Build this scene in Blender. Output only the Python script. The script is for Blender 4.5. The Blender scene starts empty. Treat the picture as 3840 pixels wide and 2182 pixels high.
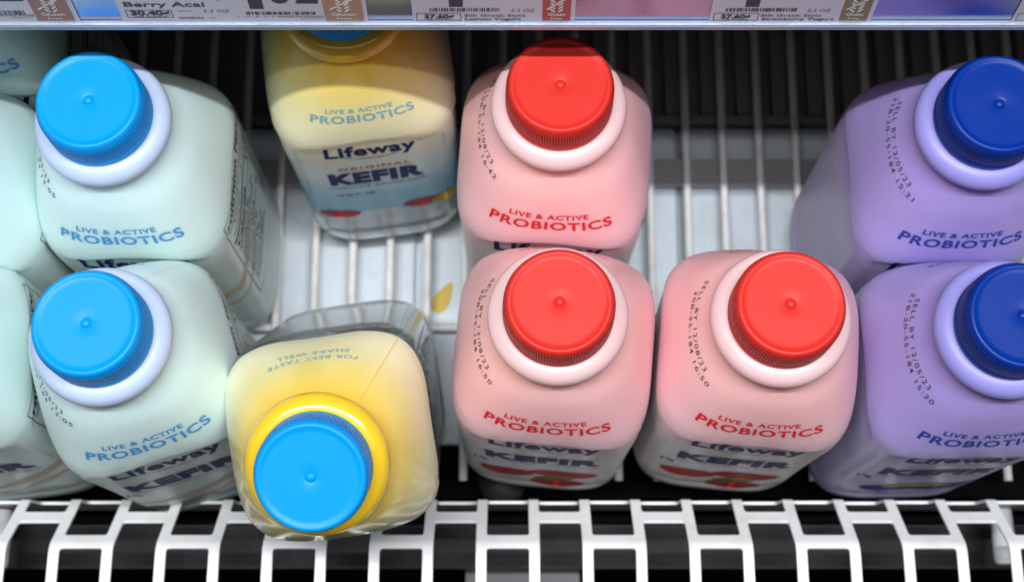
import bpy, bmesh, math, random
import numpy as np
from mathutils import Vector, Matrix

random.seed(7)
SC = bpy.context.scene
COL = SC.collection

# ------------------------------------------------------------------ camera
PITCH = math.radians(75.0)
FPX = 5500.0                       # focal length in photograph pixels (3840 wide)
CAM = Vector((0.0, -0.132, 0.728))
cam_d = bpy.data.cameras.new('camera')
cam = bpy.data.objects.new('camera', cam_d)
COL.objects.link(cam)
cam.location = CAM
cam.rotation_euler = (math.radians(90) - PITCH, 0, 0)
cam_d.sensor_width = 36.0
cam_d.lens = 36.0 * FPX / 3840.0
cam_d.clip_start = 0.02
cam_d.clip_end = 20.0
cam_d.dof.use_dof = True
cam_d.dof.focus_distance = 0.535
cam_d.dof.aperture_fstop = 11.0
SC.camera = cam

# ------------------------------------------------------------------ world, lamps, exposure
world = bpy.data.worlds.new('World')
SC.world = world
world.use_nodes = True
bg = world.node_tree.nodes['Background']
bg.inputs['Color'].default_value = (0.86, 0.93, 1.0, 1)
bg.inputs['Strength'].default_value = 0.03


def area(name, loc, target, sx, sy, watts, color):
    d = bpy.data.lights.new(name, 'AREA')
    d.shape = 'RECTANGLE'
    d.size = sx
    d.size_y = sy
    d.energy = watts
    d.color = color
    o = bpy.data.objects.new(name, d)
    COL.objects.link(o)
    o.location = loc
    o.rotation_euler = (Vector(target) - Vector(loc)).to_track_quat('-Z', 'Y').to_euler()
    return o


area('canopy_tube_lamp', (0.0, -0.057, 1.60), (0, 0.02, 0.1), 1.3, 0.028, 23.5, (0.95, 0.98, 1.0))
area('canopy_tube_lamp', (0.0, -0.216, 1.60), (0, 0.0, 0.1), 1.3, 0.03, 5.0, (0.97, 0.98, 1.0))
area('store_ceiling_lamp', (0.0, -0.75, 2.3), (0, 0.0, 0.1), 2.4, 0.5, 2.6, (1.0, 0.97, 0.93))

SC.view_settings.view_transform = 'Standard'
SC.view_settings.look = 'None'
SC.view_settings.gamma = 1.0
SC.view_settings.use_curve_mapping = False
SC.view_settings.exposure = 0.30
SC.render.engine = 'CYCLES'
SC.cycles.use_denoising = True
SC.cycles.max_bounces = 10
SC.cycles.transmission_bounces = 8
SC.cycles.sample_clamp_indirect = 6.0

# ------------------------------------------------------------------ measuring helpers
FW = Vector((0, math.cos(PITCH), -math.sin(PITCH)))
DN = Vector((0, -math.sin(PITCH), -math.cos(PITCH)))


def ray(px, py):
    return FW + Vector((1, 0, 0)) * ((px - 1920) / FPX) + DN * ((py - 1091) / FPX)


def at_z(px, py, z):
    r = ray(px, py)
    return CAM + r * ((z - CAM.z) / r.z)


# ------------------------------------------------------------------ materials
def new_mat(name):
    m = bpy.data.materials.new(name)
    m.use_nodes = True
    nt = m.node_tree
    return m, nt, nt.nodes['Principled BSDF']


def plastic(name, color, rough=0.4, sss=0.0, sss_col=None, coat=0.0, bump=0.0, bump_scale=4000, metal=0.0,
            mottled=0.0, spec=0.5):
    m, nt, b = new_mat(name)
    b.inputs['Base Color'].default_value = (*color, 1)
    b.inputs['Roughness'].default_value = rough
    b.inputs['Metallic'].default_value = metal
    b.inputs['Specular IOR Level'].default_value = spec
    b.inputs['Coat Weight'].default_value = coat
    b.inputs['Coat Roughness'].default_value = 0.12
    if sss:
        b.inputs['Subsurface Weight'].default_value = sss
        b.inputs['Subsurface Radius'].default_value = (1.0, 0.6, 0.5)
        b.inputs['Subsurface Scale'].default_value = 0.009
    tc = nt.nodes.new('ShaderNodeTexCoord')
    if bump:
        n = nt.nodes.new('ShaderNodeTexNoise')
        n.inputs['Scale'].default_value = bump_scale
        n.inputs['Detail'].default_value = 2.0
        nt.links.new(tc.outputs['Object'], n.inputs['Vector'])
        bp = nt.nodes.new('ShaderNodeBump')
        bp.inputs['Strength'].default_value = bump
        bp.inputs['Distance'].default_value = 0.0003
        nt.links.new(n.outputs['Fac'], bp.inputs['Height'])
        nt.links.new(bp.outputs['Normal'], b.inputs['Normal'])
    if mottled:
        n2 = nt.nodes.new('ShaderNodeTexNoise')
        n2.inputs['Scale'].default_value = 60
        n2.inputs['Detail'].default_value = 5.0
        nt.links.new(tc.outputs['Object'], n2.inputs['Vector'])
        mr = nt.nodes.new('ShaderNodeMapRange')
        mr.inputs['To Min'].default_value = max(0.0, rough - mottled)
        mr.inputs['To Max'].default_value = rough + mottled
        nt.links.new(n2.outputs['Fac'], mr.inputs['Value'])
        nt.links.new(mr.outputs['Result'], b.inputs['Roughness'])
    return m


def sleeve(name, stops, rough=0.38, sss=0.65, coat=0.08):
    """printed sleeve: the print colour changes with height on the bottle (stops: height in m, colour)"""
    m = plastic(name, stops[0][1], rough, sss, coat=coat, mottled=0.07, spec=0.32)
    nt = m.node_tree
    b = nt.nodes['Principled BSDF']
    tc = nt.nodes['Texture Coordinate']
    wn = nt.nodes.new('ShaderNodeTexNoise')
    wn.inputs['Scale'].default_value = 38
    wn.inputs['Detail'].default_value = 3.0
    wn.inputs['Distortion'].default_value = 0.6
    nt.links.new(tc.outputs['Object'], wn.inputs['Vector'])
    wb = nt.nodes.new('ShaderNodeBump')
    wb.inputs['Strength'].default_value = 0.22
    wb.inputs['Distance'].default_value = 0.0016
    nt.links.new(wn.outputs['Fac'], wb.inputs['Height'])
    nt.links.new(wb.outputs['Normal'], b.inputs['Normal'])
    sep = nt.nodes.new('ShaderNodeSeparateXYZ')
    nt.links.new(tc.outputs['Object'], sep.inputs[0])
    mr = nt.nodes.new('ShaderNodeMapRange')
    mr.inputs['From Min'].default_value = 0.0
    mr.inputs['From Max'].default_value = 0.22
    nt.links.new(sep.outputs['Z'], mr.inputs['Value'])
    cr = nt.nodes.new('ShaderNodeValToRGB')
    el = cr.color_ramp.elements
    while len(el) < len(stops):
        el.new(0.5)
    for e, (z, c) in zip(el, sorted(stops, key=lambda q: q[0])):
        e.position = z / 0.22
        e.color = (*c, 1)
    nt.links.new(mr.outputs['Result'], cr.inputs['Fac'])
    nt.links.new(cr.outputs['Color'], b.inputs['Base Color'])
    return m


def clear_plastic(name, color, rough=0.06, ior=1.45):
    m, nt, b = new_mat(name)
    b.inputs['Base Color'].default_value = (*color, 1)
    b.inputs['Transmission Weight'].default_value = 1.0
    b.inputs['Roughness'].default_value = rough
    b.inputs['IOR'].default_value = ior
    return m


def ink(name, color, rough=0.5):
    return plastic(name, color, rough, spec=0.12)


# ------------------------------------------------------------------ object helpers
def link_mesh(name, verts, faces, mat, parent=None, smooth=True, mats=None, face_mats=None):
    me = bpy.data.meshes.new(name)
    me.from_pydata([tuple(v) for v in verts], [], [tuple(f) for f in faces])
    for m in (mats or [mat]):
        me.materials.append(m)
    if face_mats is not None:
        for p, k in zip(me.polygons, face_mats):
            p.material_index = k
    if smooth:
        for p in me.polygons:
            p.use_smooth = True
    me.update()
    o = bpy.data.objects.new(name, me)
    COL.objects.link(o)
    if parent:
        o.parent = parent
    return o


def tag(o, label=None, cat=None, group=None, kind=None):
    if label:
        o['label'] = label
    if cat:
        o['category'] = cat
    if group:
        o['group'] = group
    if kind:
        o['kind'] = kind
    return o


def empty(name, loc=(0, 0, 0)):
    o = bpy.data.objects.new(name, None)
    COL.objects.link(o)
    o.location = loc
    o.empty_display_size = 0.02
    return o


def lathe(profile, n, rmod=None):
    """profile: [(r, z)], optional rmod(angle array, z, k) -> radius offsets"""
    ang = np.linspace(0, 2 * np.pi, n, endpoint=False)
    V, F = [], []
    for k, (r, z) in enumerate(profile):
        rr = np.full(n, r)
        if rmod is not None:
            rr = rr + rmod(ang, z, k)
        V.append(np.stack([rr * np.cos(ang), rr * np.sin(ang), np.full(n, z)], 1))
    V = np.concatenate(V)
    for k in range(len(profile) - 1):
        a, b = k * n, (k + 1) * n
        for i in range(n):
            j = (i + 1) % n
            F.append((a + i, a + j, b + j, b + i))
    return V, F


def boxes(lst):
    V, F = [], []
    for (x0, x1, y0, y1, z0, z1) in lst:
        k = len(V)
        V += [(x0, y0, z0), (x1, y0, z0), (x1, y1, z0), (x0, y1, z0), (x0, y0, z1), (x1, y0, z1), (x1, y1, z1), (x0, y1, z1)]
        F += [(k, k + 3, k + 2, k + 1), (k + 4, k + 5, k + 6, k + 7), (k, k + 1, k + 5, k + 4), (k + 1, k + 2, k + 6, k + 5),
              (k + 2, k + 3, k + 7, k + 6), (k + 3, k, k + 4, k + 7)]
    return V, F


# ------------------------------------------------------------------ 2D lettering and shapes
def grid_cut(bm, step):
    if step <= 0 or not bm.verts:
        return
    xs = [v.co.x for v in bm.verts]
    ys = [v.co.y for v in bm.verts]
    for lo, hi, no in ((min(xs), max(xs), (1, 0, 0)), (min(ys), max(ys), (0, 1, 0))):
        k = math.floor(lo / step) + 1
        while k * step < hi:
            co = (k * step * no[0], k * step * no[1], 0)
            bmesh.ops.bisect_plane(bm, geom=bm.verts[:] + bm.edges[:] + bm.faces[:], plane_co=co, plane_no=no)
            k += 1


def curve_to_2d(cu, step):
    o = bpy.data.objects.new('tmp', cu)
    COL.objects.link(o)
    dg = bpy.context.evaluated_depsgraph_get()
    me = bpy.data.meshes.new_from_object(o.evaluated_get(dg))
    bpy.data.objects.remove(o)
    bm = bmesh.new()
    bm.from_mesh(me)
    bpy.data.meshes.remove(me)
    return bm


_tc = {}


def text2d(s, width=None, height=None, bold=0.0, step=0.0015, spacing=1.0, shear=0.0, anchor='C'):
    """flat lettering fitted to width/height in metres; returns (N,2) array and faces"""
    key = (s, width, height, bold, step, spacing, shear, anchor)
    if key in _tc:
        return _tc[key]
    cu = bpy.data.curves.new('tmp', 'FONT')
    cu.body = s
    cu.size = 1.0
    cu.offset = bold
    cu.space_character = spacing
    cu.shear = shear
    cu.resolution_u = 4
    cu.fill_mode = 'FRONT'
    bm = curve_to_2d(cu, 0)
    bpy.data.curves.remove(cu)
    xs = [v.co.x for v in bm.verts]
    ys = [v.co.y for v in bm.verts]
    x0, x1, y0, y1 = min(xs), max(xs), min(ys), max(ys)
    sy = height / 0.729 if height else None     # height = capital height
    sx = width / (x1 - x0) if width else sy
    if sy is None:
        sy = sx
    ox = {'C': (x0 + x1) / 2, 'L': x0, 'R': x1}[anchor]
    for v in bm.verts:
        v.co.x = (v.co.x - ox) * sx
        v.co.y = v.co.y * sy
        v.co.z = 0
    grid_cut(bm, step)
    bm.verts.index_update()
    P = np.array([(v.co.x, v.co.y) for v in bm.verts])
    F = [tuple(v.index for v in f.verts) for f in bm.faces]
    bm.free()
    _tc[key] = (P, F)
    return P, F


def poly2d(pts, step=0.002):
    bm = bmesh.new()
    vs = [bm.verts.new((x, y, 0)) for x, y in pts]
    bm.faces.new(vs)
    bmesh.ops.triangulate(bm, faces=bm.faces[:])
    grid_cut(bm, step)
    bm.verts.index_update()
    P = np.array([(v.co.x, v.co.y) for v in bm.verts])
    F = [tuple(v.index for v in f.verts) for f in bm.faces]
    bm.free()
    return P, F


def rect2d(x0, x1, y0, y1, step=0.002):
    return poly2d([(x0, y0), (x1, y0), (x1, y1), (x0, y1)], step)


def ribbon2d(pts, w):
    pts = np.array(pts, float)
    t = np.gradient(pts, axis=0)
    t /= np.linalg.norm(t, axis=1)[:, None]
    nrm = np.stack([-t[:, 1], t[:, 0]], 1)
    w = np.broadcast_to(np.asarray(w, float), (len(pts),))[:, None]
    P = np.concatenate([pts + nrm * w / 2, pts - nrm * w / 2])
    n = len(pts)
    F = [(i + n, i + n + 1, i + 1, i) for i in range(n - 1)]
    return P, F


def ellipse2d(cx, cy, rx, ry, step=0.002, rot=0.0, n=28):
    a = np.linspace(0, 2 * np.pi, n, endpoint=False)
    x, y = rx * np.cos(a), ry * np.sin(a)
    c, s = math.cos(rot), math.sin(rot)
    return poly2d(list(zip(cx + c * x - s * y, cy + s * x + c * y)), step)


def merge2d(items):
    """items: [(P, F, dx, dy)]"""
    Ps, Fs, k = [], [], 0
    for P, F, dx, dy in items:
        Ps.append(P + np.array([dx, dy]))
        Fs += [tuple(i + k for i in f) for f in F]
        k += len(P)
    return np.concatenate(Ps), Fs


# ------------------------------------------------------------------ bottle surface (d = depth below cap top, metres)
H = 0.220
_D = np.array([1.2, 2.2, 2.75, 3.1, 3.6, 4.1, 5.0, 5.9, 6.5, 7.1, 7.8, 9.0, 12.0, 16.0, 19.0, 20.6, 21.3, 21.75, 22.0]) / 100
_W = np.array([1.80, 1.95, 2.15, 2.42, 2.76, 3.05, 3.42, 3.71, 3.87, 3.99, 4.07, 4.10, 4.06, 4.03, 4.02, 3.98, 3.88, 3.68, 3.30]) / 100
_N = np.array([2.0, 2.0, 2.05, 2.1, 2.2, 2.35, 2.6, 2.9, 3.2, 3.6, 4.0, 4.2, 4.2, 4.2, 4.2, 4.0, 3.8, 3.6, 3.4])


def _smooth_interp(x, xs, ys):
    """monotone cubic (PCHIP) interpolation"""
    x = np.clip(np.asarray(x, float), xs[0], xs[-1])
    h = np.diff(xs)
    dl = np.diff(ys) / h
    m = np.zeros(len(xs))
    m[0], m[-1] = dl[0], dl[-1]
    for i in range(1, len(xs) - 1):
        if dl[i - 1] * dl[i] > 0:
            w1, w2 = 2 * h[i] + h[i - 1], h[i] + 2 * h[i - 1]
            m[i] = (w1 + w2) / (w1 / dl[i - 1] + w2 / dl[i])
    k = np.clip(np.searchsorted(xs, x, side='right') - 1, 0, len(h) - 1)
    t = (x - xs[k]) / h[k]
    return ((1 + 2 * t) * (1 - t) ** 2) * ys[k] + (t * (1 - t) ** 2) * h[k] * m[k] \
        + (t * t * (3 - 2 * t)) * ys[k + 1] + (t * t * (t - 1)) * h[k] * m[k + 1]


def _ss(x):
    x = np.clip(x, 0, 1)
    return x * x * (3 - 2 * x)


def surf(phi, d):
    phi, d = np.broadcast_arrays(np.asarray(phi, float), np.asarray(d, float))
    w = _smooth_interp(d, _D, _W)
    n = _smooth_interp(d, _D, _N)
    c, s = np.cos(phi), np.sin(phi)
    r = w / (np.abs(c) ** n + np.abs(s) ** n) ** (1 / n)
    x, y = r * c, r * s
    for ax in (0, 1):                                   # label panels recessed by a millimetre, arched at the top
        a, b = (y, x) if ax == 0 else (x, y)            # a: along the face, b: out of the face
        top = 0.0725 + 9.0 * a * a
        mask = _ss((0.0325 - np.abs(a)) / 0.005) * _ss((d - top) / 0.004) * _ss((0.200 - d) / 0.006) * (np.abs(b) > 0.7 * w)
        dep = 0.0010 * mask * np.sign(b)
        if ax == 0:
            x = x - dep
        else:
            y = y - dep
    return np.stack([x, y, H - d], -1)


def surf_n(phi, d):
    e = 1e-4
    du = surf(phi + e * 20, d) - surf(phi - e * 20, d)
    dv = surf(phi, d + e) - surf(phi, d - e)
    n = -np.cross(du, dv)
    return n / np.linalg.norm(n, axis=-1)[..., None]


def wrap(P, phi_c, d0, lift=0.00018):
    """lay flat artwork P (s along the girth, t up) on the bottle around angle phi_c and depth d0"""
    dd = np.linspace(0.012, 0.219, 900)
    pts = surf(np.full(900, phi_c), dd)
    L = np.concatenate([[0], np.cumsum(np.linalg.norm(np.diff(pts, axis=0), axis=1))])
    l0 = np.interp(d0, dd, L)
    d = np.interp(l0 - P[:, 1], L, dd)
    ph = phi_c + np.linspace(-1.9, 1.9, 1601)
    ring = surf(ph, np.full(1601, d0))
    A = np.concatenate([[0], np.cumsum(np.linalg.norm(np.diff(ring, axis=0), axis=1))])
    A -= A[800]
    phi = np.interp(P[:, 0], A, ph)
    return surf(phi, d) + surf_n(phi, d) * lift


FRONT, RIGHT, BACK, LEFT = -math.pi / 2, 0.0, math.pi / 2, math.pi


def decal(name, item, phi_c, d0, mat, parent, lift=0.00018):
    P, F = item
    return link_mesh(name, wrap(P, phi_c, d0, lift), F, mat, parent, smooth=True)


def body_mesh(name, mats, parent, split_d=None):
    ds = np.concatenate([np.linspace(0.012, 0.07, 44), np.linspace(0.0715, 0.084, 16), np.linspace(0.087, 0.19, 30),
                         np.linspace(0.193, 0.2125, 14), np.linspace(0.2135, 0.22, 8)])
    n = 192
    phi = np.linspace(0, 2 * np.pi, n, endpoint=False)
    V = np.concatenate([surf(phi, np.full(n, d)) for d in ds])
    F, fm = [], []
    for k in range(len(ds) - 1):
        a, b = k * n, (k + 1) * n
        mi = 1 if (split_d is not None and ds[k] > split_d) else 0
        for i in range(n):
            j = (i + 1) % n
            F.append((b + i, b + j, a + j, a + i))
            fm.append(mi)
    last = (len(ds) - 1) * n
    base = V[last:last + n] * np.array([0.55, 0.55, 1]) + np.array([0, 0, 0.004])
    k = len(V)
    V = np.concatenate([V, base, [[0, 0, 0.006]]])
    mi = 1 if split_d is not None else 0
    for i in range(n):
        j = (i + 1) % n
        F.append((k + i, k + j, last + j, last + i))
        F.append((k + n, k + j, k + i))
        fm += [mi, mi]
    return link_mesh(name, V, F, None, parent, mats=mats, face_mats=fm)


# ------------------------------------------------------------------ bottle cap
def cap_meshes():
    n = 960
    R = 0.0201
    prof = []
    dr, dz = 0.0019, 0.0012                              # moulding nub in the middle of the top
    for a in np.linspace(0, math.pi / 2, 9):
        prof.append((max(1e-5, dr * math.sin(a)), H - 0.0009 + dz * math.cos(a)))
    prof += [(0.0020, H - 0.0009), (0.0024, H - 0.0007), (0.0028, H - 0.0006), (0.006, H - 0.00058), (0.011, H - 0.00055), (0.0155, H - 0.00055), (0.0165, H - 0.00052),
             (0.0171, H - 0.00030), (0.0176, H - 0.00008), (0.0180, H + 0.00003), (0.0184, H + 0.0), (0.0189, H - 0.0002), (0.0194, H - 0.0008),
             (0.0197, H - 0.0016), (0.0198, H - 0.0029), (R - 0.0001, H - 0.0032), (R, H - 0.0036), (R + 0.0002, H - 0.0110),
             (R + 0.0002, H - 0.0114), (R + 0.0003, H - 0.0118), (R + 0.0003, H - 0.0126), (R - 0.0008, H - 0.0127), (R - 0.0015, H - 0.0127)]
    ribbed = {k for k, (r, z) in enumerate(prof) if H - 0.0111 < z < H - 0.0031 and r > 0.0199}

    def rib(a, z, k):
        if k not in ribbed:
            return 0
        return 0.00030 * np.tanh(3.0 * np.sin(a * 120))
    cap = lathe(prof, n, rib)
    band = lathe([(R - 0.0012, H - 0.0129), (R + 0.0002, H - 0.0130), (R + 0.0005, H - 0.0134), (R + 0.0005, H - 0.0160),
                  (R + 0.0001, H - 0.0165), (R - 0.0012, H - 0.0166)], 192)
    rp = [(0.0186, H - 0.0160), (0.0205, H - 0.0158)]
    for a in np.linspace(math.radians(125), math.radians(-118), 30):    # round bead under the cap
        rp.append((0.0207 + 0.0058 * math.cos(a) * 0.98, H - 0.0222 + 0.0056 * math.sin(a)))
    rp.append((0.0176, H - 0.0272))
    ring = lathe(rp, 192)
    flip = lambda VF: (VF[0], [tuple(reversed(f)) for f in VF[1]])
    return flip(cap), flip(band), flip(ring)


CAPS = cap_meshes()


# ------------------------------------------------------------------ lettering on the bottles
def arc_logo(scale=1.0):
    """swoosh of the oval under the brand lettering with its tiny line of text"""
    x = np.linspace(-0.0135, 0.0135, 26) * scale
    y = -0.0062 * np.sqrt(np.clip(1 - (x / (0.0138 * scale)) ** 2, 0, 1)) * scale
    P, F = ribbon2d(list(zip(x, y)), 0.0005 * scale)
    t = text2d('SINCE 1986', 0.012 * scale, 0.0012, 0.01, 0.002)
    return merge2d([(P, F, 0, 0.001), (t[0], t[1], 0, -0.0048 * scale)])


def tagline():
    a = text2d('PROBIOTICS', 0.0505, 0.0054, 0.028, 0.0014, 1.12)
    b = text2d('LIVE & ACTIVE', 0.0338, 0.0030, 0.030, 0.0014, 1.14)
    return merge2d([(a[0], a[1], 0, -0.0023), (b[0], b[1], -0.001, 0.0048)])


def brand():
    a = text2d('Lifeway', 0.0462, 0.0128, 0.034, 0.0016, 1.08)
    tm = text2d('TM', 0.0030, 0.0016, 0.0, 0.002)
    g = arc_logo()
    return merge2d([(a[0], a[1], 0, -0.0030), (tm[0], tm[1], 0.0250, 0.0052), (g[0], g[1], 0, -0.0032)])


def kefir_word():
    return text2d('KEFIR', 0.0500, 0.0165, 0.060, 0.0016, 1.10)


def dates(l1, l2):
    a = text2d(l1, 0.0024 * len(l1), 0.0024, 0.004, 0.0014, 1.25, anchor='R')
    b = text2d(l2, 0.0024 * len(l2), 0.0024, 0.004, 0.0014, 1.25, anchor='R')
    return merge2d([(a[0], a[1], -0.0015, 0.0012), (b[0], b[1], 0.0035, -0.0024)])


def shake():
    a = text2d('FOR BEST TASTE', 0.0355, 0.0028, 0.014, 0.0014, 1.15)
    b = text2d('SHAKE WELL', 0.0275, 0.0028, 0.014, 0.0014, 1.15)
    return merge2d([(a[0], a[1], 0, 0.0006), (b[0], b[1], 0, -0.0042)])


def nutrition():
    it = []
    W = 0.056
    h = text2d('Nutrition Facts', 0.0520, 0.0052, 0.03, 0.0018, 1.02)
    it.append((*h, 0, -0.0085))
    y = -0.0115
    for x0, x1, y0, y1 in ((-W / 2, W / 2, -0.0008, -0.0004), (-W / 2, -W / 2 + 0.0004, -0.098, -0.0004), (W / 2 - 0.0004, W / 2, -0.098, -0.0004),
                           (-W / 2, W / 2, -0.098, -0.0976), (-0.026, 0.026, -0.0112, -0.0106), (-0.026, 0.026, -0.0250, -0.0232), (-0.026, 0.026, -0.0352, -0.0342)):
        it.append((*rect2d(x0, x1, y0, y1), 0, 0))
    rows = [('4 servings per container', 0.040), ('Serving size   1 cup (240mL)', 0.048)]
    yy = -0.0150
    for s, w in rows:
        it.append((*text2d(s, w, 0.0024, 0.005, 0.003), 0, yy))
        yy -= 0.0045
    it.append((*text2d('Calories     110', 0.050, 0.0048, 0.03, 0.003), 0, -0.0320))
    yy = -0.0395
    for s in ('Total Fat 2g              3%', 'Saturated Fat 1.5g     8%', 'Cholesterol 10mg       3%', 'Sodium 125mg            5%', 'Total Carbohydrate 9g  3%',
              'Total Sugars 8g', 'Protein 11g               22%', 'Vitamin D 5mcg         25%', 'Calcium 390mg          30%', 'Potassium 376mg        8%'):
        it.append((*text2d(s, 0.049 if '%' in s else 0.026, 0.0026, 0.012, 0.003), 0 if '%' in s else -0.0115, yy))
        it.append((*rect2d(-0.026, 0.026, yy - 0.0014, yy - 0.0011), 0, 0))
        yy -= 0.0050
    return merge2d(it)


TAGLINE, BRAND, KEFIR, SHAKE, NUTRI = tagline(), brand(), kefir_word(), shake(), nutrition()
SUBLINE = text2d('cultured lowfat milk smoothie', 0.050, 0.0030, 0.004, 0.003)
SUBLINE_Y = text2d('cultured whole milk', 0.046, 0.0034, 0.004, 0.003)
ORIGINAL = text2d('ORIGINAL', 0.034, 0.0036, 0.03, 0.003, 1.3)


def scaled(item, k, ky=None):
    return item[0] * np.array([k, ky or k]), item[1]


INK_NAVY = ink('navy_ink', (0.006, 0.017, 0.11))
INK_BLACK = ink('black_ink', (0.02, 0.02, 0.025))
INK_DATE = ink('date_stamp_ink', (0.06, 0.05, 0.055))
INK_SMALL = ink('grey_blue_ink', (0.10, 0.14, 0.22))
CREAM = ink('cream_print', (0.60, 0.47, 0.34))
LEAF_GREEN = ink('leaf_print', (0.05, 0.13, 0.03))
FRUIT_RED = ink('fruit_print', (0.42, 0.012, 0.014))
FRUIT_BLUE = ink('berry_print', (0.02, 0.03, 0.18))
FRUIT_YELLOW = ink('yellow_print', (0.55, 0.33, 0.02))

KINDS = {}


def kind_def(key, **kw):
    KINDS[key] = kw


kind_def('mint',
         body=[sleeve('mint_white_sleeve', [(0.0, (0.56, 0.68, 0.65)), (0.12, (0.66, 0.76, 0.74)), (0.155, (0.62, 0.78, 0.77)), (0.2, (0.60, 0.77, 0.80))])],
         seam=(0.48, 0.58, 0.56), cap=plastic('sky_blue_cap', (0.0, 0.29, 0.78), 0.38, bump=0.20, bump_scale=2200, mottled=0.08, spec=0.22),
         ring=plastic('cap_reflection_neck', (0.50, 0.60, 0.82), 0.42, 0.4),  # blue reflected from the cap is put into the neck colour
         tag_ink=ink('sky_blue_ink', (0.07, 0.29, 0.62)), fruit=None)
kind_def('pink',
         body=[sleeve('pink_sleeve', [(0.0, (0.70, 0.68, 0.66)), (0.120, (0.84, 0.76, 0.75)), (0.146, (0.88, 0.55, 0.60)), (0.165, (0.90, 0.50, 0.52)), (0.2, (0.89, 0.49, 0.47))])],
         seam=(0.62, 0.34, 0.34), cap=plastic('red_cap', (0.60, 0.026, 0.018), 0.42, bump=0.20, bump_scale=2200, mottled=0.08, spec=0.22),
         ring=plastic('pink_neck', (0.82, 0.54, 0.55), 0.42, 0.4),
         tag_ink=ink('red_ink', (0.68, 0.018, 0.025)), fruit='strawberry')
kind_def('purple',
         body=[sleeve('purple_sleeve', [(0.0, (0.40, 0.37, 0.55)), (0.125, (0.52, 0.47, 0.72)), (0.150, (0.41, 0.34, 0.70)), (0.2, (0.33, 0.25, 0.57))])],
         seam=(0.20, 0.14, 0.36), cap=plastic('royal_blue_cap', (0.0, 0.026, 0.24), 0.36, bump=0.12, bump_scale=3200, mottled=0.08, spec=0.2),
         ring=plastic('lavender_neck', (0.29, 0.27, 0.66), 0.42, 0.3),
         tag_ink=ink('indigo_ink', (0.03, 0.045, 0.32)), fruit='berry')
CLEAR_PET = clear_plastic('clear_bottle_plastic', (0.88, 0.91, 0.90), 0.12, 1.35)
kind_def('yellow',
         body=[sleeve('yellow_sleeve', [(0.135, (0.95, 0.90, 0.68)), (0.150, (0.98, 0.89, 0.56)), (0.161, (0.98, 0.85, 0.46)), (0.175, (0.98, 0.75, 0.23)), (0.19, (0.95, 0.55, 0.05))],
                       0.25, sss=0.25, coat=0.4), CLEAR_PET],
         seam=(0.80, 0.50, 0.10), cap=KINDS['mint']['cap'],
         ring=plastic('glossy_yellow_neck', (0.88, 0.56, 0.025), 0.16, 0.2, coat=0.8),
         tag_ink=ink('teal_ink', (0.20, 0.42, 0.50)), fruit=None, split=0.074)


def fruit_art(kind, parent):
    if kind == 'strawberry':
        shapes = [(ellipse2d(-0.016, 0, 0.013, 0.011, rot=0.3), FRUIT_RED), (ellipse2d(0.010, 0.006, 0.016, 0.010, rot=-0.2), FRUIT_RED),
                  (ellipse2d(0.008, -0.022, 0.013, 0.010), FRUIT_RED), (ellipse2d(0.006, -0.008, 0.010, 0.0045, rot=0.4), LEAF_GREEN),
                  (ellipse2d(0.009, -0.001, 0.006, 0.002), FRUIT_YELLOW)]
    else:
        shapes = [(ellipse2d(-0.010, -0.006, 0.013, 0.010), FRUIT_BLUE), (ellipse2d(0.014, -0.004, 0.015, 0.011), FRUIT_BLUE),
                  (ellipse2d(0.0, 0.004, 0.016, 0.004, rot=0.1), FRUIT_YELLOW)]
    for i, ((P, Fc), m) in enumerate(shapes):
        nm = {'leaf_print': 'leaf_picture'}.get(m.name, 'fruit_picture')
        decal(nm, (P, Fc), FRONT, 0.165, m, parent, 0.00016 + 0.00006 * i)


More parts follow.
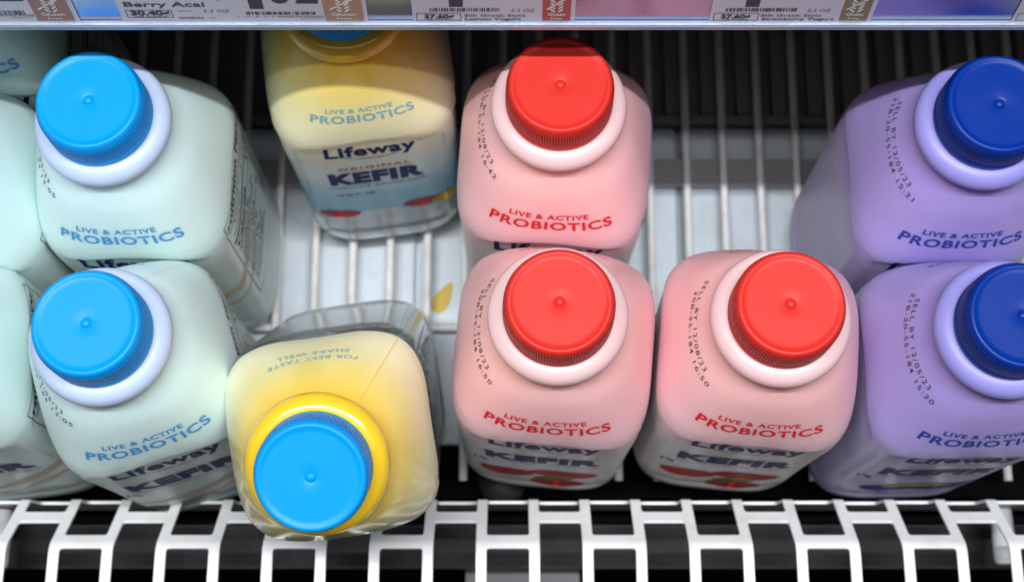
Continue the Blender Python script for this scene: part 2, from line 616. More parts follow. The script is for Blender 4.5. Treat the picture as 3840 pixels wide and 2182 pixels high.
def make_bottle(kind):
    K = KINDS[kind]
    root = empty('kefir_bottle')
    body = body_mesh('body', K['body'], root, K.get('split'))
    if kind == 'yellow':
        so = body.modifiers.new('wall', 'SOLIDIFY')
        so.thickness = 0.0007
        so.offset = -1
    (cv, cf), (bv, bf), (rv, rf) = CAPS
    cap = link_mesh('cap', cv, cf, K['cap'], root)
    link_mesh('tamper_band', bv, bf, K['cap'], cap)
    ring = link_mesh('neck_ring', rv, rf, K['ring'], root)
    if kind == 'yellow':
        k = 0.86
        panel = poly2d([(-0.047, 0.0), (0.047, 0.0)] + [(0.047 - 0.094 * i / 24, -0.098 - 0.005 * math.sin(i / 24 * 9)) for i in range(25)][1:-1] + [(-0.047, -0.098)], 0.003)
        lab = decal('front_label', panel, FRONT, 0.073, YELLOW_LABEL, root, 0.00012)
        decal('tagline_lettering', scaled(TAGLINE, k), FRONT, 0.0568, K['tag_ink'], root)
        decal('brand_lettering', scaled(BRAND, k), FRONT, 0.0865, INK_NAVY, root, 0.0003)
        decal('flavour_lettering', scaled(ORIGINAL, 0.95), FRONT, 0.1065, ink('orange_red_ink', (0.6, 0.07, 0.02)), root, 0.0003)
        decal('kefir_lettering', scaled(KEFIR, k), FRONT, 0.1245, INK_NAVY, root, 0.0003)
        decal('small_lettering', scaled(SUBLINE_Y, 1.0), FRONT, 0.1310, INK_SMALL, root, 0.0003)
        vol = text2d('1% 32 FL OZ', 0.018, 0.0034, 0.01, 0.003)
        decal('volume_lettering', vol, FRONT - 0.28, 0.1420, INK_NAVY, root, 0.0003)
        pic = []
        pic.append((ellipse2d(-0.022, 0, 0.010, 0.005), FRUIT_RED))
        pic.append((ellipse2d(0.018, 0.004, 0.009, 0.005), FRUIT_RED))
        pic.append((ellipse2d(0.030, 0.002, 0.007, 0.006), FRUIT_YELLOW))
        for it, m in pic:
            decal('fruit_picture', it, FRONT, 0.168, m, root, 0.0004)
        decal('nutrition_panel', NUTRI, RIGHT, 0.080, INK_BLACK, root, 0.0003)
        decal('ingredients_panel', merge2d([(*rect2d(-0.028, 0.028, -0.012 - 0.004 * i - 0.002, -0.012 - 0.004 * i), 0, 0) for i in range(6)]), BACK, 0.076, ink('grey_print', (0.28, 0.28, 0.27)), root, 0.0003)
    else:
        decal('tagline_lettering', TAGLINE, FRONT, 0.0588, K['tag_ink'], root)
        decal('brand_lettering', BRAND, FRONT, 0.0855, INK_NAVY, root)
        decal('kefir_lettering', KEFIR, FRONT, 0.1265, INK_NAVY, root)
        decal('small_lettering', SUBLINE, FRONT, 0.1335, INK_SMALL, root)
        vol = text2d('1%', 0.0065, 0.005, 0.04, 0.003)
        decal('volume_lettering', vol, FRONT - 0.62, 0.143, INK_NAVY, root)
        decal('nutrition_panel', NUTRI, RIGHT, 0.074, INK_BLACK, root)
        if K['fruit']:
            fruit_art(K['fruit'], root)
        else:
            x = np.linspace(-0.05, 0.06, 50)
            w1 = ribbon2d(list(zip(x, -0.102 + 0.010 * np.sin((x + 0.05) * 34) + 1.1 * np.clip(x, 0, 1) ** 1.0)), 0.006)
            w2 = ribbon2d(list(zip(x, -0.116 + 0.010 * np.sin((x + 0.045) * 34) + 1.0 * np.clip(x, 0, 1))), 0.0022)
            decal('wave_print', merge2d([(*w1, 0, 0), (*w2, 0, 0)]), FRONT, 0.075, CREAM, root)
    # moulding seam running from the neck over the shoulder
    dd = np.linspace(0.029, 0.075, 40)
    ph, hw = math.radians(48), (0.003 if kind == 'yellow' else 0.0022)
    A = surf(np.full(40, ph - hw), dd) + surf_n(np.full(40, ph - hw), dd) * 0.00035
    B = surf(np.full(40, ph + hw), dd) + surf_n(np.full(40, ph + hw), dd) * 0.00035
    link_mesh('moulding_seam', np.concatenate([A, B]), [(i, i + 1, i + 41, i + 40) for i in range(39)], ink('seam_' + kind, K['seam']), root)
    decal('shake_lettering', SHAKE, BACK, 0.0530, K['tag_ink'], root)
    return root


def yellow_label_mat():
    m = sleeve('printed_front_label', [(0.04, (0.06, 0.27, 0.40)), (0.075, (0.13, 0.40, 0.56)), (0.105, (0.66, 0.76, 0.78)), (0.128, (0.80, 0.77, 0.66)), (0.150, (0.85, 0.77, 0.48))], 0.4, 0.0, 0.3)
    return m


YELLOW_LABEL = yellow_label_mat()

PROTO = {}


def copy_tree(o, parent=None):
    c = o.copy()
    COL.objects.link(c)
    if parent:
        c.parent = parent
    for ch in list(o.children):
        copy_tree(ch, c)
    return c


def bottle(kind, label, loc, yaw=0.0, date=None, group=None, tilt=None):
    if kind not in PROTO:
        root = PROTO[kind] = make_bottle(kind)
    else:
        src = PROTO[kind]
        root = src.copy()
        COL.objects.link(root)
        for ch in list(src.children):
            if ch.name.split('.')[0] == 'date_stamp':
                continue
            copy_tree(ch, root)
    root.location = loc
    root.rotation_euler = (0, 0, math.radians(yaw))
    if tilt:
        ax = Matrix.Rotation(math.radians(tilt[0]), 4, 'X') @ Matrix.Rotation(math.radians(tilt[1]), 4, 'Y')
        root.rotation_euler = (ax @ Matrix.Rotation(math.radians(yaw), 4, 'Z')).to_euler()
    if date:
        decal('date_stamp', dates(*date), math.radians(220), 0.0412, INK_DATE, root)
    tag(root, label, 'bottle', group)
    return root


def upright(px, py):
    """where a standing bottle is, from where the middle of its cap shows"""
    p = at_z(px, py, H)
    return (p.x, p.y, 0.0)


# ================================================================== large structure of the cooler
WHITE_PAINT = plastic('white_powder_coat', (0.86, 0.86, 0.87), 0.32, bump=0.06, bump_scale=1500, mottled=0.05)
PAN_WHITE = plastic('white_pan', (0.62, 0.68, 0.74), 0.42, bump=0.05, bump_scale=300, mottled=0.1)
WIRE_WHITE = plastic('white_coated_wire', (0.80, 0.79, 0.78), 0.35, mottled=0.1)


def dirty(m, scale, amount):
    nt = m.node_tree
    b = nt.nodes['Principled BSDF']
    base = tuple(b.inputs['Base Color'].default_value)
    tc = nt.nodes.new('ShaderNodeTexCoord')
    n = nt.nodes.new('ShaderNodeTexNoise')
    n.inputs['Scale'].default_value = scale
    n.inputs['Detail'].default_value = 6.0
    n.inputs['Roughness'].default_value = 0.65
    nt.links.new(tc.outputs['Object'], n.inputs['Vector'])
    cr = nt.nodes.new('ShaderNodeValToRGB')
    cr.color_ramp.elements[0].position = 0.30
    cr.color_ramp.elements[0].color = (base[0] * (1 - amount), base[1] * (1 - amount * 1.1), base[2] * (1 - amount * 1.25), 1)
    cr.color_ramp.elements[1].position = 0.52
    cr.color_ramp.elements[1].color = base
    nt.links.new(n.outputs['Fac'], cr.inputs['Fac'])
    nt.links.new(cr.outputs['Color'], b.inputs['Base Color'])


dirty(WHITE_PAINT, 55, 0.12)
dirty(PAN_WHITE, 45, 0.16)
dirty(WIRE_WHITE, 90, 0.18)
DARK = plastic('dark_metal', (0.004, 0.004, 0.005), 0.9, mottled=0.1, spec=0.02)
BASE_GREY = plastic('base_shade_grey', (0.30, 0.27, 0.28), 0.7, mottled=0.1, spec=0.1)  # dark tone stands in for shelf shade at the back of the deck
DARK2 = plastic('dark_grey_panel', (0.016, 0.015, 0.018), 0.5, mottled=0.1, spec=0.15)

# deck pan below the rack: shallow trays with dark gaps between them
pan = empty('deck_pan', (0, 0, -0.02))
tag(pan, 'white sheet metal deck trays lying under the wire rack', 'tray')
GAPX = at_z(2552, 900, -0.014).x
xb = GAPX - 5 * 0.139
i = 0
while xb < 0.52:
    V, F = boxes([(xb + 0.0011, xb + 0.1379, -0.014, 0.158, 0.0, 0.006)])
    o = link_mesh('pan_panel', V, F, PAN_WHITE, pan, smooth=False)
    bv = o.modifiers.new('bevel', 'BEVEL')
    bv.width = 0.0018
    bv.segments = 3
    xb += 0.139
    i += 1
link_mesh('pan_floor', *boxes([(-0.7, 0.7, -0.0135, 0.157, -0.002, 0.0012)]), PAN_WHITE, pan, smooth=False)
bk = link_mesh('cooler_base', *boxes([(-0.8, 0.8, 0.10, 0.60, -0.16, -0.024)]), BASE_GREY, smooth=False)
tag(bk, kind='structure')
bw = link_mesh('cooler_back_wall', *boxes([(-0.8, 0.8, 0.45, 0.47, -0.02, 0.60)]), DARK2, smooth=False)
tag(bw, kind='structure')


def tube(pts, r, n=10):
    V, F = [], []
    pts = [Vector(p) for p in pts]
    for k, p in enumerate(pts):
        t = (pts[min(k + 1, len(pts) - 1)] - pts[max(k - 1, 0)]).normalized()
        a = t.orthogonal().normalized()
        if abs(t.y) > 0.5:
            a = Vector((1, 0, 0))
        b = t.cross(a).normalized()
        a = b.cross(t).normalized()
        for i in range(n):
            an = 2 * math.pi * i / n
            V.append(p + a * math.cos(an) * r + b * math.sin(an) * r)
    for k in range(len(pts) - 1):
        for i in range(n):
            j = (i + 1) % n
            F.append((k * n + i, k * n + j, (k + 1) * n + j, (k + 1) * n + i))
    F.append(tuple(range(n - 1, -1, -1)))
    F.append(tuple(range((len(pts) - 1) * n, len(pts) * n)))
    return V, F


def join_vf(lst):
    V, F = [], []
    for v, f in lst:
        k = len(V)
        V += list(v)
        F += [tuple(i + k for i in q) for q in f]
    return V, F


back_shade_ribs = link_mesh('back_shade_ribs', *boxes([(xx - 0.0035, xx + 0.0035, 0.166, 0.42, -0.024, -0.015) for xx in np.arange(-0.50, 0.50, 0.0194) + (at_z(1461, 1050, 0).x + 0.0097) % 0.0194]
                                        + [(-0.6, 0.6, 0.160, 0.164, -0.024, -0.012)]), BASE_GREY, smooth=False)  # added ribs imitate faint shadow and reflection lines between the wires
tag(back_shade_ribs, 'added dark ribs imitating shade lines at the back of the deck under the wires', 'tray')

rack = empty('wire_rack', (0, 0, 0))
tag(rack, 'white coated wire rack of front to back rods on which the bottles stand', 'rack')
PITCH_W = 0.0194
x0w = at_z(1461, 1050, -0.0017).x
wires = []
k = -28
while k <= 28:
    x = x0w + k * PITCH_W
    wires.append(tube([(x, -0.034, -0.0021), (x, 0.42, -0.0021)], 0.0021))
    k += 1
link_mesh('rack_rods', *join_vf(wires), WIRE_WHITE, rack)
link_mesh('cross_bar', *boxes([(-0.56, 0.56, 0.1225, 0.1365, -0.0085, -0.0050)]), plastic('grey_coated_bar', (0.34, 0.33, 0.34), 0.45, mottled=0.1), rack, smooth=False)
link_mesh('cross_rods', *join_vf([tube([(-0.56, y, -0.0055), (0.56, y, -0.0055)], 0.0021) for y in (0.045, 0.30, 0.41)]), WIRE_WHITE, rack)

# ------------------------------------------------------------------ air grille in front: slotted sheet bent over its front edge
GPITCH = 0.024
P1 = np.array([-0.0483, 0.0325])
P2 = np.array([-0.0720, 0.0610])
P3 = np.array([-0.1400, 0.0640])
P0 = np.array([-0.0455, -0.0240])


def rounded_path(pts, rad, n=9):
    out = [pts[0]]
    for i in range(1, len(pts) - 1):
        a, b, c = pts[i - 1], pts[i], pts[i + 1]
        u, v = (a - b) / np.linalg.norm(a - b), (c - b) / np.linalg.norm(c - b)
        ang = math.acos(np.clip(u @ v, -1, 1))
        L = min(rad[i - 1] / math.tan(ang / 2), 0.45 * np.linalg.norm(a - b), 0.45 * np.linalg.norm(c - b))
        for t in np.linspace(0, 1, n):
            p, q = b + u * L * (1 - t), b + v * L * t
            out.append(p * (1 - t) + q * t)
    out.append(pts[-1])
    return np.array(out)


GP = rounded_path([P0, P1, P2, P3], [0.0022, 0.009])
GS = np.concatenate([[0], np.cumsum(np.linalg.norm(np.diff(GP, axis=0), axis=1))])


def grille_s(py):
    """arc position on the bent sheet seen at photo row py"""
    r = ray(1920, py)
    best = None
    for s in np.linspace(0.03, GS[-1], 3000):
        y, z = np.interp(s, GS, GP[:, 0]), np.interp(s, GS, GP[:, 1])
        v = (Vector((0, y, z)) - CAM)
        q = v.dot(DN) / v.dot(FW) * FPX + 1091
        e = abs(q - py)
        if best is None or e < best[0]:
            best = (e, s)
    return best[1]


sA0, sA1, sA2 = grille_s(1883), grille_s(2010), grille_s(2054)
sB0, sB1, sB2 = grille_s(1886), grille_s(1923), grille_s(1956)
sb = grille_s(2050)
yb, zb = np.interp(sb, GS, GP[:, 0]), np.interp(sb, GS, GP[:, 1])
vb = Vector((0, yb, zb)) - CAM
GX0 = (1105 - 1920) / FPX * vb.dot(FW)                   # middle of one full-width bar (photo column 1105 at the bend)


def grille():
    cu = bpy.data.curves.new('tmp', 'CURVE')
    cu.dimensions = '2D'
    cu.fill_mode = 'BOTH'
    cu.extrude = 0.0005
    cu.bevel_depth = 0.0002
    cu.bevel_resolution = 2

    def loop(pts):
        sp = cu.splines.new('POLY')
        sp.points.add(len(pts) - 1)
        for p, (x, y) in zip(sp.points, pts):
            p.co = (x, y, 0, 1)
        sp.use_cyclic_u = True

    def hole(x0, x1, y0, y1, r=0.0016):
        pts = []
        for cx, cy, a0 in ((x1 - r, y0 + r, -90), (x1 - r, y1 - r, 0), (x0 + r, y1 - r, 90), (x0 + r, y0 + r, 180)):
            for a in np.linspace(a0, a0 + 90, 5):
                pts.append((cx + r * math.cos(math.radians(a)), cy + r * math.sin(math.radians(a))))
        loop(pts)
    half = 17
    xa = GX0 - GPITCH * half - GPITCH * 0.5
    xb = GX0 + GPITCH * (half + 6) + GPITCH * 0.5
    loop([(xa, 0.0), (xb, 0.0), (xb, GS[-1]), (xa, GS[-1])])
    ow = 0.0098
    for k in range(-half, half + 7):
        xc = GX0 + k * GPITCH
        if k % 2 == 0:
            segs = [(sA0, sA1), (sA2, sA2 + 0.040)]
        else:
            segs = [(sB0, sB1), (sB2, GS[-1] - 0.004)]
        for a, b in segs:
            hole(xc - ow, xc + ow, a, min(b, GS[-1] - 0.003))
    bm = curve_to_2d(cu, 0)
    bpy.data.curves.remove(cu)
    cuts = sorted(set(np.round(np.concatenate([GS, np.linspace(0, GS[-1], 12)]), 5)))
    for s in cuts[1:-1]:
        bmesh.ops.bisect_plane(bm, geom=bm.verts[:] + bm.edges[:] + bm.faces[:], plane_co=(0, s, 0), plane_no=(0, 1, 0))
    tan = np.gradient(GP, axis=0)
    for v in bm.verts:
        s, h = v.co.y, v.co.z
        y, z = np.interp(s, GS, GP[:, 0]), np.interp(s, GS, GP[:, 1])
        ty, tz = np.interp(s, GS, tan[:, 0]), np.interp(s, GS, tan[:, 1])
        L = math.hypot(ty, tz)
        v.co = (v.co.x, y + tz / L * h, z - ty / L * h)
    me = bpy.data.meshes.new('air_grille')
    bm.to_mesh(me)
    bm.free()
    me.materials.append(WHITE_PAINT)
    o = bpy.data.objects.new('air_grille', me)
    COL.objects.link(o)
    tag(o, 'white slotted metal air return grille bent over along the front of the cooler', 'grille')
    return o


grille()

# plenum under the grille
pl = link_mesh('air_duct', *boxes([(-0.8, 0.8, -0.040, 0.098, -0.16, -0.024), (-0.8, 0.8, -0.40, -0.048, -0.20, -0.17), (-0.8, 0.8, -0.052, -0.048, -0.17, -0.03), (-0.8, 0.8, -0.40, -0.39, -0.17, 0.05)]), DARK, smooth=False)
tag(pl, kind='structure')
ledge = link_mesh('duct_ledge', *boxes([(-0.8, 0.8, -0.075, -0.053, -0.040, -0.030)]), DARK2, smooth=False)
tag(ledge, 'dark grey sheet metal ledge running below the slots of the white grille', 'ledge')

# ------------------------------------------------------------------ upper shelf and its price rail
RO = np.array([0.0936, 0.2463])                             # bottom lip (y, z)
RU = np.array([math.sin(math.radians(8)), math.cos(math.radians(8))])
RN = np.array([-RU[1], RU[0]])
RO = RO + RU * 0.0026


def rail_pt(u, n):
    p = RO + RU * u + RN * n
    return p


def rail_xu(px, py, n=0.0004):
    """photo point on the rail face -> (x, u)"""
    r = ray(px, py)
    o = RO + RN * n
    N3 = Vector((0, RN[0], RN[1]))
    t = (Vector((0, o[0], o[1])) - CAM).dot(N3) / r.dot(N3)
    p = CAM + r * t
    return p.x, (p.y - o[0]) * RU[0] + (p.z - o[1]) * RU[1]


RAIL = plastic('glossy_rail_plastic', (0.40, 0.43, 0.60), 0.18, metal=1.0, mottled=0.06)
LIP = plastic('clear_rail_lip', (0.40, 0.45, 0.56), 0.14, metal=0.5, coat=0.6, mottled=0.05)
UT = rail_xu(1920, 80)[1]
rail = empty('price_rail', (0, RO[0], RO[1]))
tag(rail, 'glossy lavender price rail along the edge of the upper shelf', 'price rail')


def extrude_profile(name, prof, mat, parent, xa=-0.62, xb=0.62, smooth=False):
    V = []
    for x in (xa, xb):
        for (u, n) in prof:
            p = rail_pt(u, n)
            V.append((x, p[0], p[1]))
    m = len(prof)
    F = [(i, (i + 1) % m, (i + 1) % m + m, i + m) for i in range(m)]
    F += [tuple(range(m - 1, -1, -1)), tuple(range(m, 2 * m))]
    o = link_mesh(name, V, F, mat, None, smooth=smooth)
    o.parent = parent
    o.matrix_parent_inverse = Matrix.Translation(parent.location).inverted()
    return o


extrude_profile('back_channel', [(0.0008, -0.004), (0.0008, 0.0), (0.042, 0.0), (0.042, -0.004)], RAIL, rail)
lip = []
for a in np.linspace(-90, 90, 7):
    lip.append((0.0008 + 0.0007 * math.sin(math.radians(a)), 0.0016 + 0.0007 * math.cos(math.radians(a))))
lip += [(0.0020, 0.0012)]
for a in np.linspace(-90, 90, 7):
    lip.append((UT * 0.62 + 0.0008 * math.sin(math.radians(a)), 0.0016 + 0.0008 * math.cos(math.radians(a))))
lip += [(UT * 0.80, 0.0013), (UT * 0.86, 0.0020), (UT * 0.95, 0.0020), (UT, 0.0012), (UT, 0.0002), (0.0001, 0.0002)]
extrude_profile('front_lip', lip, LIP, rail)
extrude_profile('top_lip', [(0.0395, 0.0001), (0.0395, 0.0030), (0.0415, 0.0030), (0.0415, 0.0001)], LIP, rail)

us = link_mesh('upper_shelf', *boxes([(-0.62, 0.62, RO[0] + 0.011, 0.44, RO[1] + 0.016, RO[1] + 0.032)]), DARK2, smooth=False)
tag(us, 'dark upper shelf whose front edge carries the price rail', 'shelf')

PAPER = plastic('tag_paper', (0.48, 0.46, 0.56), 0.45, coat=0.5)
INK_TAG = ink('tag_ink', (0.055, 0.055, 0.075))
INK_TAG2 = ink('tag_grey_ink', (0.16, 0.17, 0.22))


def flat(name, item, cx, cu, mat, parent, n):
    P, F = item
    V = []
    for s, t in P:
        p = rail_pt(cu + t, n)
        V.append((cx + s, p[0], p[1]))
    o = link_mesh(name, V, F, mat, None, smooth=False)
    o.parent = parent
    o.matrix_parent_inverse = Matrix.Translation(parent.location).inverted()
    return o


def tag_text(s, xa, xb, ya, yb, bold=0.0, spacing=1.0):
    """lettering that fills the photo box xa..xb, ya (top)..yb (baseline)"""
    x0, u0 = rail_xu(xa, yb)
    x1, _ = rail_xu(xb, yb)
    u1 = rail_xu((xa + xb) / 2, ya)[1]
    P, F = text2d(s, x1 - x0, u1 - u0, bold, 0, spacing)
    return P, F, (x0 + x1) / 2, u0


def tag_rect(xa, xb, ya, yb):
    x0, u0 = rail_xu(xa, yb)
    x1, _ = rail_xu(xb, yb)
    u1 = rail_xu((xa + xb) / 2, ya)[1]
    return (*rect2d(-(x1 - x0) / 2, (x1 - x0) / 2, 0, u1 - u0, 0), (x0 + x1) / 2, u0)


def tag_frame(xa, xb, ya, yb, w=0.00022):
    x0, u0 = rail_xu(xa, yb)
    x1, _ = rail_xu(xb, yb)
    u1 = rail_xu((xa + xb) / 2, ya)[1]
    it = [rect2d(x0, x1, u0, u0 + w, 0), rect2d(x0, x1, u1 - w, u1, 0), rect2d(x0, x0 + w, u0 + w, u1 - w, 0), rect2d(x1 - w, x1, u0 + w, u1 - w, 0)]
    return [(p, f, 0, 0) for p, f in it]


def barcode(xa, xb, ya, yb, seed):
    rnd = random.Random(seed)
    x0, u0 = rail_xu(xa, yb)
    x1, _ = rail_xu(xb, yb)
    u1 = rail_xu((xa + xb) / 2, ya)[1]
    it = []
    x = x0
    while x < x1:
        w = rnd.choice((1, 1, 2, 3)) * 0.00017
        it.append((*rect2d(x, x + w, u0, u1, 0), 0, 0))
        x += w + rnd.choice((1, 1, 2, 3)) * 0.00017
    return it


def price_tag(label, xa, xb, ink_items, grey_items, badge=None, badge_col=(0.45, 0.2, 0.15), group='price tags in the rail'):
    """xa, xb: photo columns of the bottom corners of the tag"""
    x0, u0 = rail_xu(xa, 84)
    x1, _ = rail_xu(xb, 84)
    root = empty('price_tag', ((x0 + x1) / 2, *rail_pt(u0, 0)))
    tag(root, label, 'price tag', group)
    bw = (x1 - x0) / 2
    u0 = max(u0, UT + 0.0002)
    c = (x0 + x1) / 2
    flat('paper', rect2d(-bw, bw, 0, 0.0385 - u0, 0), c, u0, PAPER, root, 0.0004)
    if ink_items:
        P, F = merge2d([q for q in ink_items])
        flat('tag_lettering', (P, F), 0, 0, INK_TAG, root, 0.00055)
    if grey_items:
        P, F = merge2d([q for q in grey_items])
        flat('tag_small_print', (P, F), 0, 0, INK_TAG2, root, 0.00055)
    if badge:
        bx0, bx1 = badge
        r = tag_rect(bx0, bx1, -160, 76)
        xL, uB = rail_xu(bx0, 76)
        xR, _ = rail_xu(bx1, 76)
        W = xR - xL
        hgt = 0.0180
        bdg = flat('dietary_badge', rect2d(0, W, 0, hgt, 0), xL, uB, ink('badge_brown', badge_col, 0.4), root, 0.00055)
        it = []
        a = text2d('Gluten', W * 0.62, 0.0019, 0.02, 0)
        b = text2d('Free', W * 0.38, 0.0017, 0.005, 0)
        it += [(*a, W / 2, 0.0030), (*b, W / 2, 0.0006)]
        # ear of wheat crossed out by a slanting bar
        it.append((*ribbon2d([(W * 0.16, 0.0068), (W * 0.84, 0.0135)], 0.0008), 0, 0))
        for k in range(5):
            yy = 0.0062 + 0.0019 * k
            it.append((*ellipse2d(W * 0.5 - 0.0014, yy, 0.0014, 0.00045, 0, rot=2.3, n=12), 0, 0))
            it.append((*ellipse2d(W * 0.5 + 0.0014, yy, 0.0014, 0.00045, 0, rot=0.85, n=12), 0, 0))
        flat('badge_lettering', merge2d(it), xL, uB, ink('badge_print', (0.62, 0.62, 0.62)), bdg, 0.0007)
    return root


price_tag('price tag ending in a brown badge beside a blue gap, its left part cut off', -420, 305,
          barcode(-200, 95, 40, 55, 5) + [tag_rect(-10, 88, -40, 4)],
          [tag_text('0002529300308', -160, 130, 54, 61, 0.01), tag_text('0000331', 44, 122, 65, 69)], (142, 282), (0.30, 0.17, 0.15))
price_tag('price tag reading Berry Acai 30.40 cents per ounce', 464, 1383,
          [tag_text('Berry Acai', 466, 768, 7, 25, 0.015), tag_text('30.40\u00a2', 492, 640, 40, 57, 0.04), tag_text('PER OUNCE', 508, 628, 60, 65, 0.01),
           tag_text('06/28/23', 672, 766, 64, 70, 0.02), tag_rect(937, 990, -60, 33), tag_text('$', 815, 880, -60, 6, 0.04), tag_text('0', 1010, 1090, -60, 8, 0.05), tag_text('2', 1108, 1192, -60, 8, 0.05)]
          + tag_frame(480, 652, 38, 66) + barcode(925, 1186, 44, 55, 1),
          [tag_text('5.3 OZ', 764, 862, 36, 46), tag_text('GC67', 668, 720, 38, 44), tag_text('06', 788, 810, 65, 70),
           tag_text('2 / 92 / B / 3 / 2', 890, 1030, 59, 65), tag_text('0002529300622', 1042, 1216, 59, 65, 0.015), tag_text('0551030', 1128, 1206, 68, 73)], (1222, 1366), (0.36, 0.20, 0.15))
for (dx, lab, word, seed, xa, xb, b0, b1, bc) in (
        (0, 'price tag reading Lemon Yogurt with a dull red badge', 'Lemon Yogurt', 2, 1550, 2154, 2033, 2138, (0.40, 0.08, 0.08)),
        (1110, 'price tag reading Strawberry Yogurt with an olive and brown badge', 'Strawberry Yogurt', 3, 2656, 3262, 3144, 3248, (0.20, 0.16, 0.10))):
    ex = dx
    wend = 1745 + (165 if seed == 2 else 268)
    price_tag(lab, xa, xb,
              [tag_text('37.60\u00a2', 1592 + ex, 1702 + ex, 54, 68, 0.04), tag_text('PER OUNCE', 1598 + ex, 1694 + ex, 69, 74, 0.01),
               tag_text(word, 1744 + ex, (1954 if seed == 2 else 1744 + 272) + (ex if seed == 2 else ex), 67, 75, 0.025), tag_rect(1684 + ex, 1736 + ex, -60, 25),
               tag_text('$', 1598 + ex, 1650 + ex, -60, 2, 0.04)] + tag_frame(1563 + ex, 1730 + ex, 49, 76) + barcode(1611 + ex, 1872 + ex, 30, 43, seed),
              [tag_text('Silk Greek Style', 1742 + ex, 1970 + ex, 53, 62, 0.02), tag_text('5.3 OZ', 1918 + ex, 2004 + ex, 33, 44)], (b0, b1), bc)
price_tag('sliver of a price tag with a box corner at the far end of the rail', 3788, 4400,
          tag_frame(3806, 3975, 50, 76), [tag_text('37.60\u00a2', 3840, 3950, 54, 68, 0.04)])

# ================================================================== bottles
SEC = 'kefir bottles standing on the wire rack'
mint = 'pale mint bottle with bright blue cap, '
bottle('mint', mint + 'front row beside the leaning yellow bottle', upright(319, 1209), 18, ('SELL BY 12/05/23', '20B-55-184 13:05'), SEC)
bottle('mint', mint + 'second row, shelf shadow touching its cap', upright(328, 373), 0, ('SELL BY 12/05/23', '20B-55-184 13:05'), SEC)
xm = upright(319, 1209)[0] - 0.0845
bottle('mint', 'pale mint kefir bottle at the photo edge, front one of three, cap out of view', (xm + 0.001, -0.0050, 0), 7, None, SEC)
bottle('mint', 'pale mint kefir bottle at the photo edge, middle one of three, cap out of view', (xm + 0.000, 0.0690, 0), 7, None, SEC)
bottle('mint', 'shaded pale mint kefir bottle at the photo edge, under the price rail', (xm + 0.004, 0.150, 0), 3, None, SEC)

bottle('pink', 'pink kefir bottle with red cap, second row, shelf shadow across its cap', upright(2102, 315), -4, ('SELL BY 12/08/23', '20B-55-184 16:42'), SEC)
bottle('pink', 'pink kefir bottle with red cap, front row, directly before another pink bottle', upright(2099, 1129), -5.5, ('SELL BY 12/08/23', '20B-55-184 16:50'), SEC)
bottle('pink', 'pink kefir bottle with red cap, front row, bare wire rack behind it', upright(2968, 1137), -5.5, ('SELL BY 12/08/23', '20B-55-184 16:50'), SEC)

bottle('purple', 'purple kefir bottle with dark blue cap, second row, cap below the shelf shadow', upright(3752, 387), 0, ('SELL BY 12/05/23', '21B-20-55-184 15:31'), SEC)
bottle('purple', 'purple kefir bottle with dark blue cap, front row beside a pink bottle', upright(3841, 1180), 1, ('SELL BY 12/05/23', '21B-20-55-184 15:30'), SEC)

# yellow ones
bottle('yellow', 'yellow kefir bottle standing upright, its cap mostly hidden behind the price rail', upright(1264, -98), 8, None, SEC)
T = math.radians(20.3)
nub = at_z(1162, 1790, 0.2205)
top = Vector((nub.x, nub.y, 0.2205))
base = top - Vector((0.022, -math.sin(T), math.cos(T))).normalized() * H
tl = (math.degrees(T), math.degrees(0.022))
bottle('yellow', 'yellow kefir bottle with blue cap tipped forward over the white grille', base, 8, None, SEC, tilt=(20.3, 1.3))

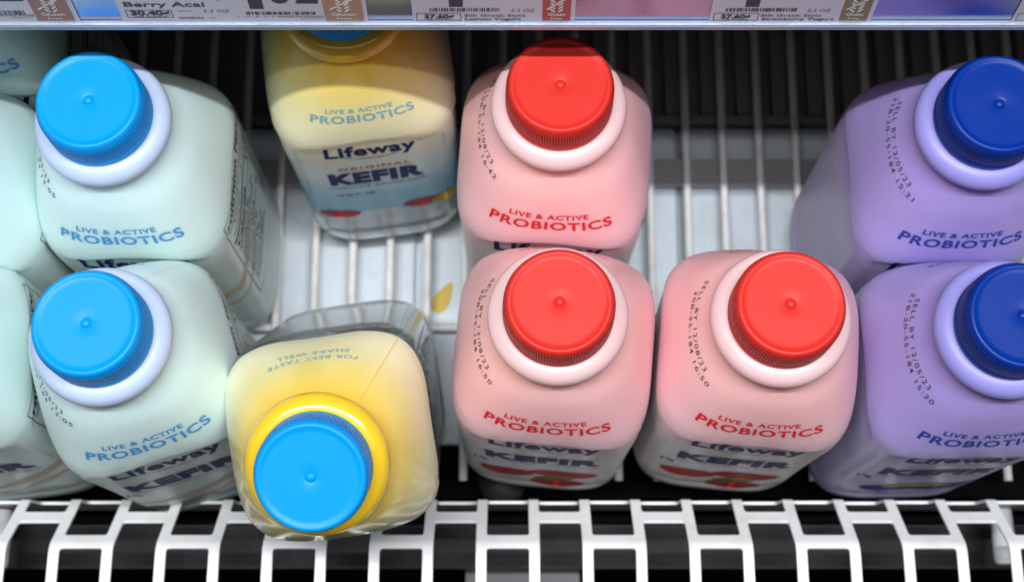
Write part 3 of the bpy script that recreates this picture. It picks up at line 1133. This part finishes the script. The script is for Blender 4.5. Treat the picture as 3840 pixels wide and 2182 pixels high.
# ================================================================== small things
# fallen yellow leaf-like scrap on the deck
p = at_z(1662, 1112, -0.012)
a = np.linspace(0, 2 * np.pi, 24, endpoint=False)
lx = 0.0092 * np.cos(a)
ly = 0.0040 * np.sin(a) * (1 - 0.45 * np.cos(a))
V = [(x, y, 0.0006 + 9 * x * x * 0.02) for x, y in zip(lx, ly)] + [(x, y, 0.0 + 9 * x * x * 0.02) for x, y in zip(lx, ly)]
F = [tuple(range(24)), tuple(range(47, 23, -1))] + [(i, i + 24, (i + 1) % 24 + 24, (i + 1) % 24) for i in range(24)]
scrap = link_mesh('paper_scrap', V, F, plastic('mustard_scrap', (0.62, 0.42, 0.06), 0.5), smooth=False)
scrap.location = (p.x, p.y, -0.0138)
scrap.rotation_euler = (0, 0, math.radians(62))
tag(scrap, 'mustard yellow petal shaped scrap lying on the white deck', 'scrap')

# black round stop between the front pink bottle and the grille
s = at_z(1885, 1860, -0.005)
V, F = lathe([(0.0001, 0.0), (0.0118, 0.0), (0.0128, -0.0012), (0.0128, -0.014), (0.0001, -0.014)], 48)
F = [tuple(reversed(f)) for f in F]
stop = link_mesh('round_stop', V, F, plastic('black_plastic', (0.008, 0.008, 0.009), 0.45, spec=0.2))
stop.location = (s.x, -0.0322, -0.0047)
tag(stop, 'black round plastic stop under the front pink bottle by the grille', 'stop')

# white pipe ends seen through the grille
WP = plastic('white_pipe_plastic', (0.70, 0.72, 0.74), 0.4)
for (px, py, z, lab) in ((3785, 2105, 0.004, 'white round pipe end seen through the grille slots below the purple bottles'),
                         (-28, 2125, 0.004, 'white round pipe end half cut off at the photo edge behind the grille')):
    q = at_z(px, py, z)
    V, F = lathe([(0.0001, 0.017), (0.0040, 0.0168), (0.0052, 0.0155), (0.0056, 0.013), (0.0052, -0.012), (0.0001, -0.012)], 40)
    F = [tuple(reversed(f)) for f in F]
    o = link_mesh('pipe_end', V, F, WP)
    o.location = (q.x, q.y + 0.016, z - 0.006)
    o.rotation_euler = (math.radians(86), 0, 0)
    tag(o, lab, 'pipe', 'pipe ends below the grille')
# fan housing dimly seen through the slots
fx = at_z(1960, 2120, -0.05)
fan = link_mesh('fan_housing', *boxes([(fx.x - 0.030, fx.x + 0.030, fx.y - 0.03, fx.y + 0.02, -0.16, -0.06)]), plastic('grey_housing', (0.10, 0.10, 0.11), 0.5), smooth=False)
tag(fan, 'dim grey fan housing in the duct below the grille', 'fan')
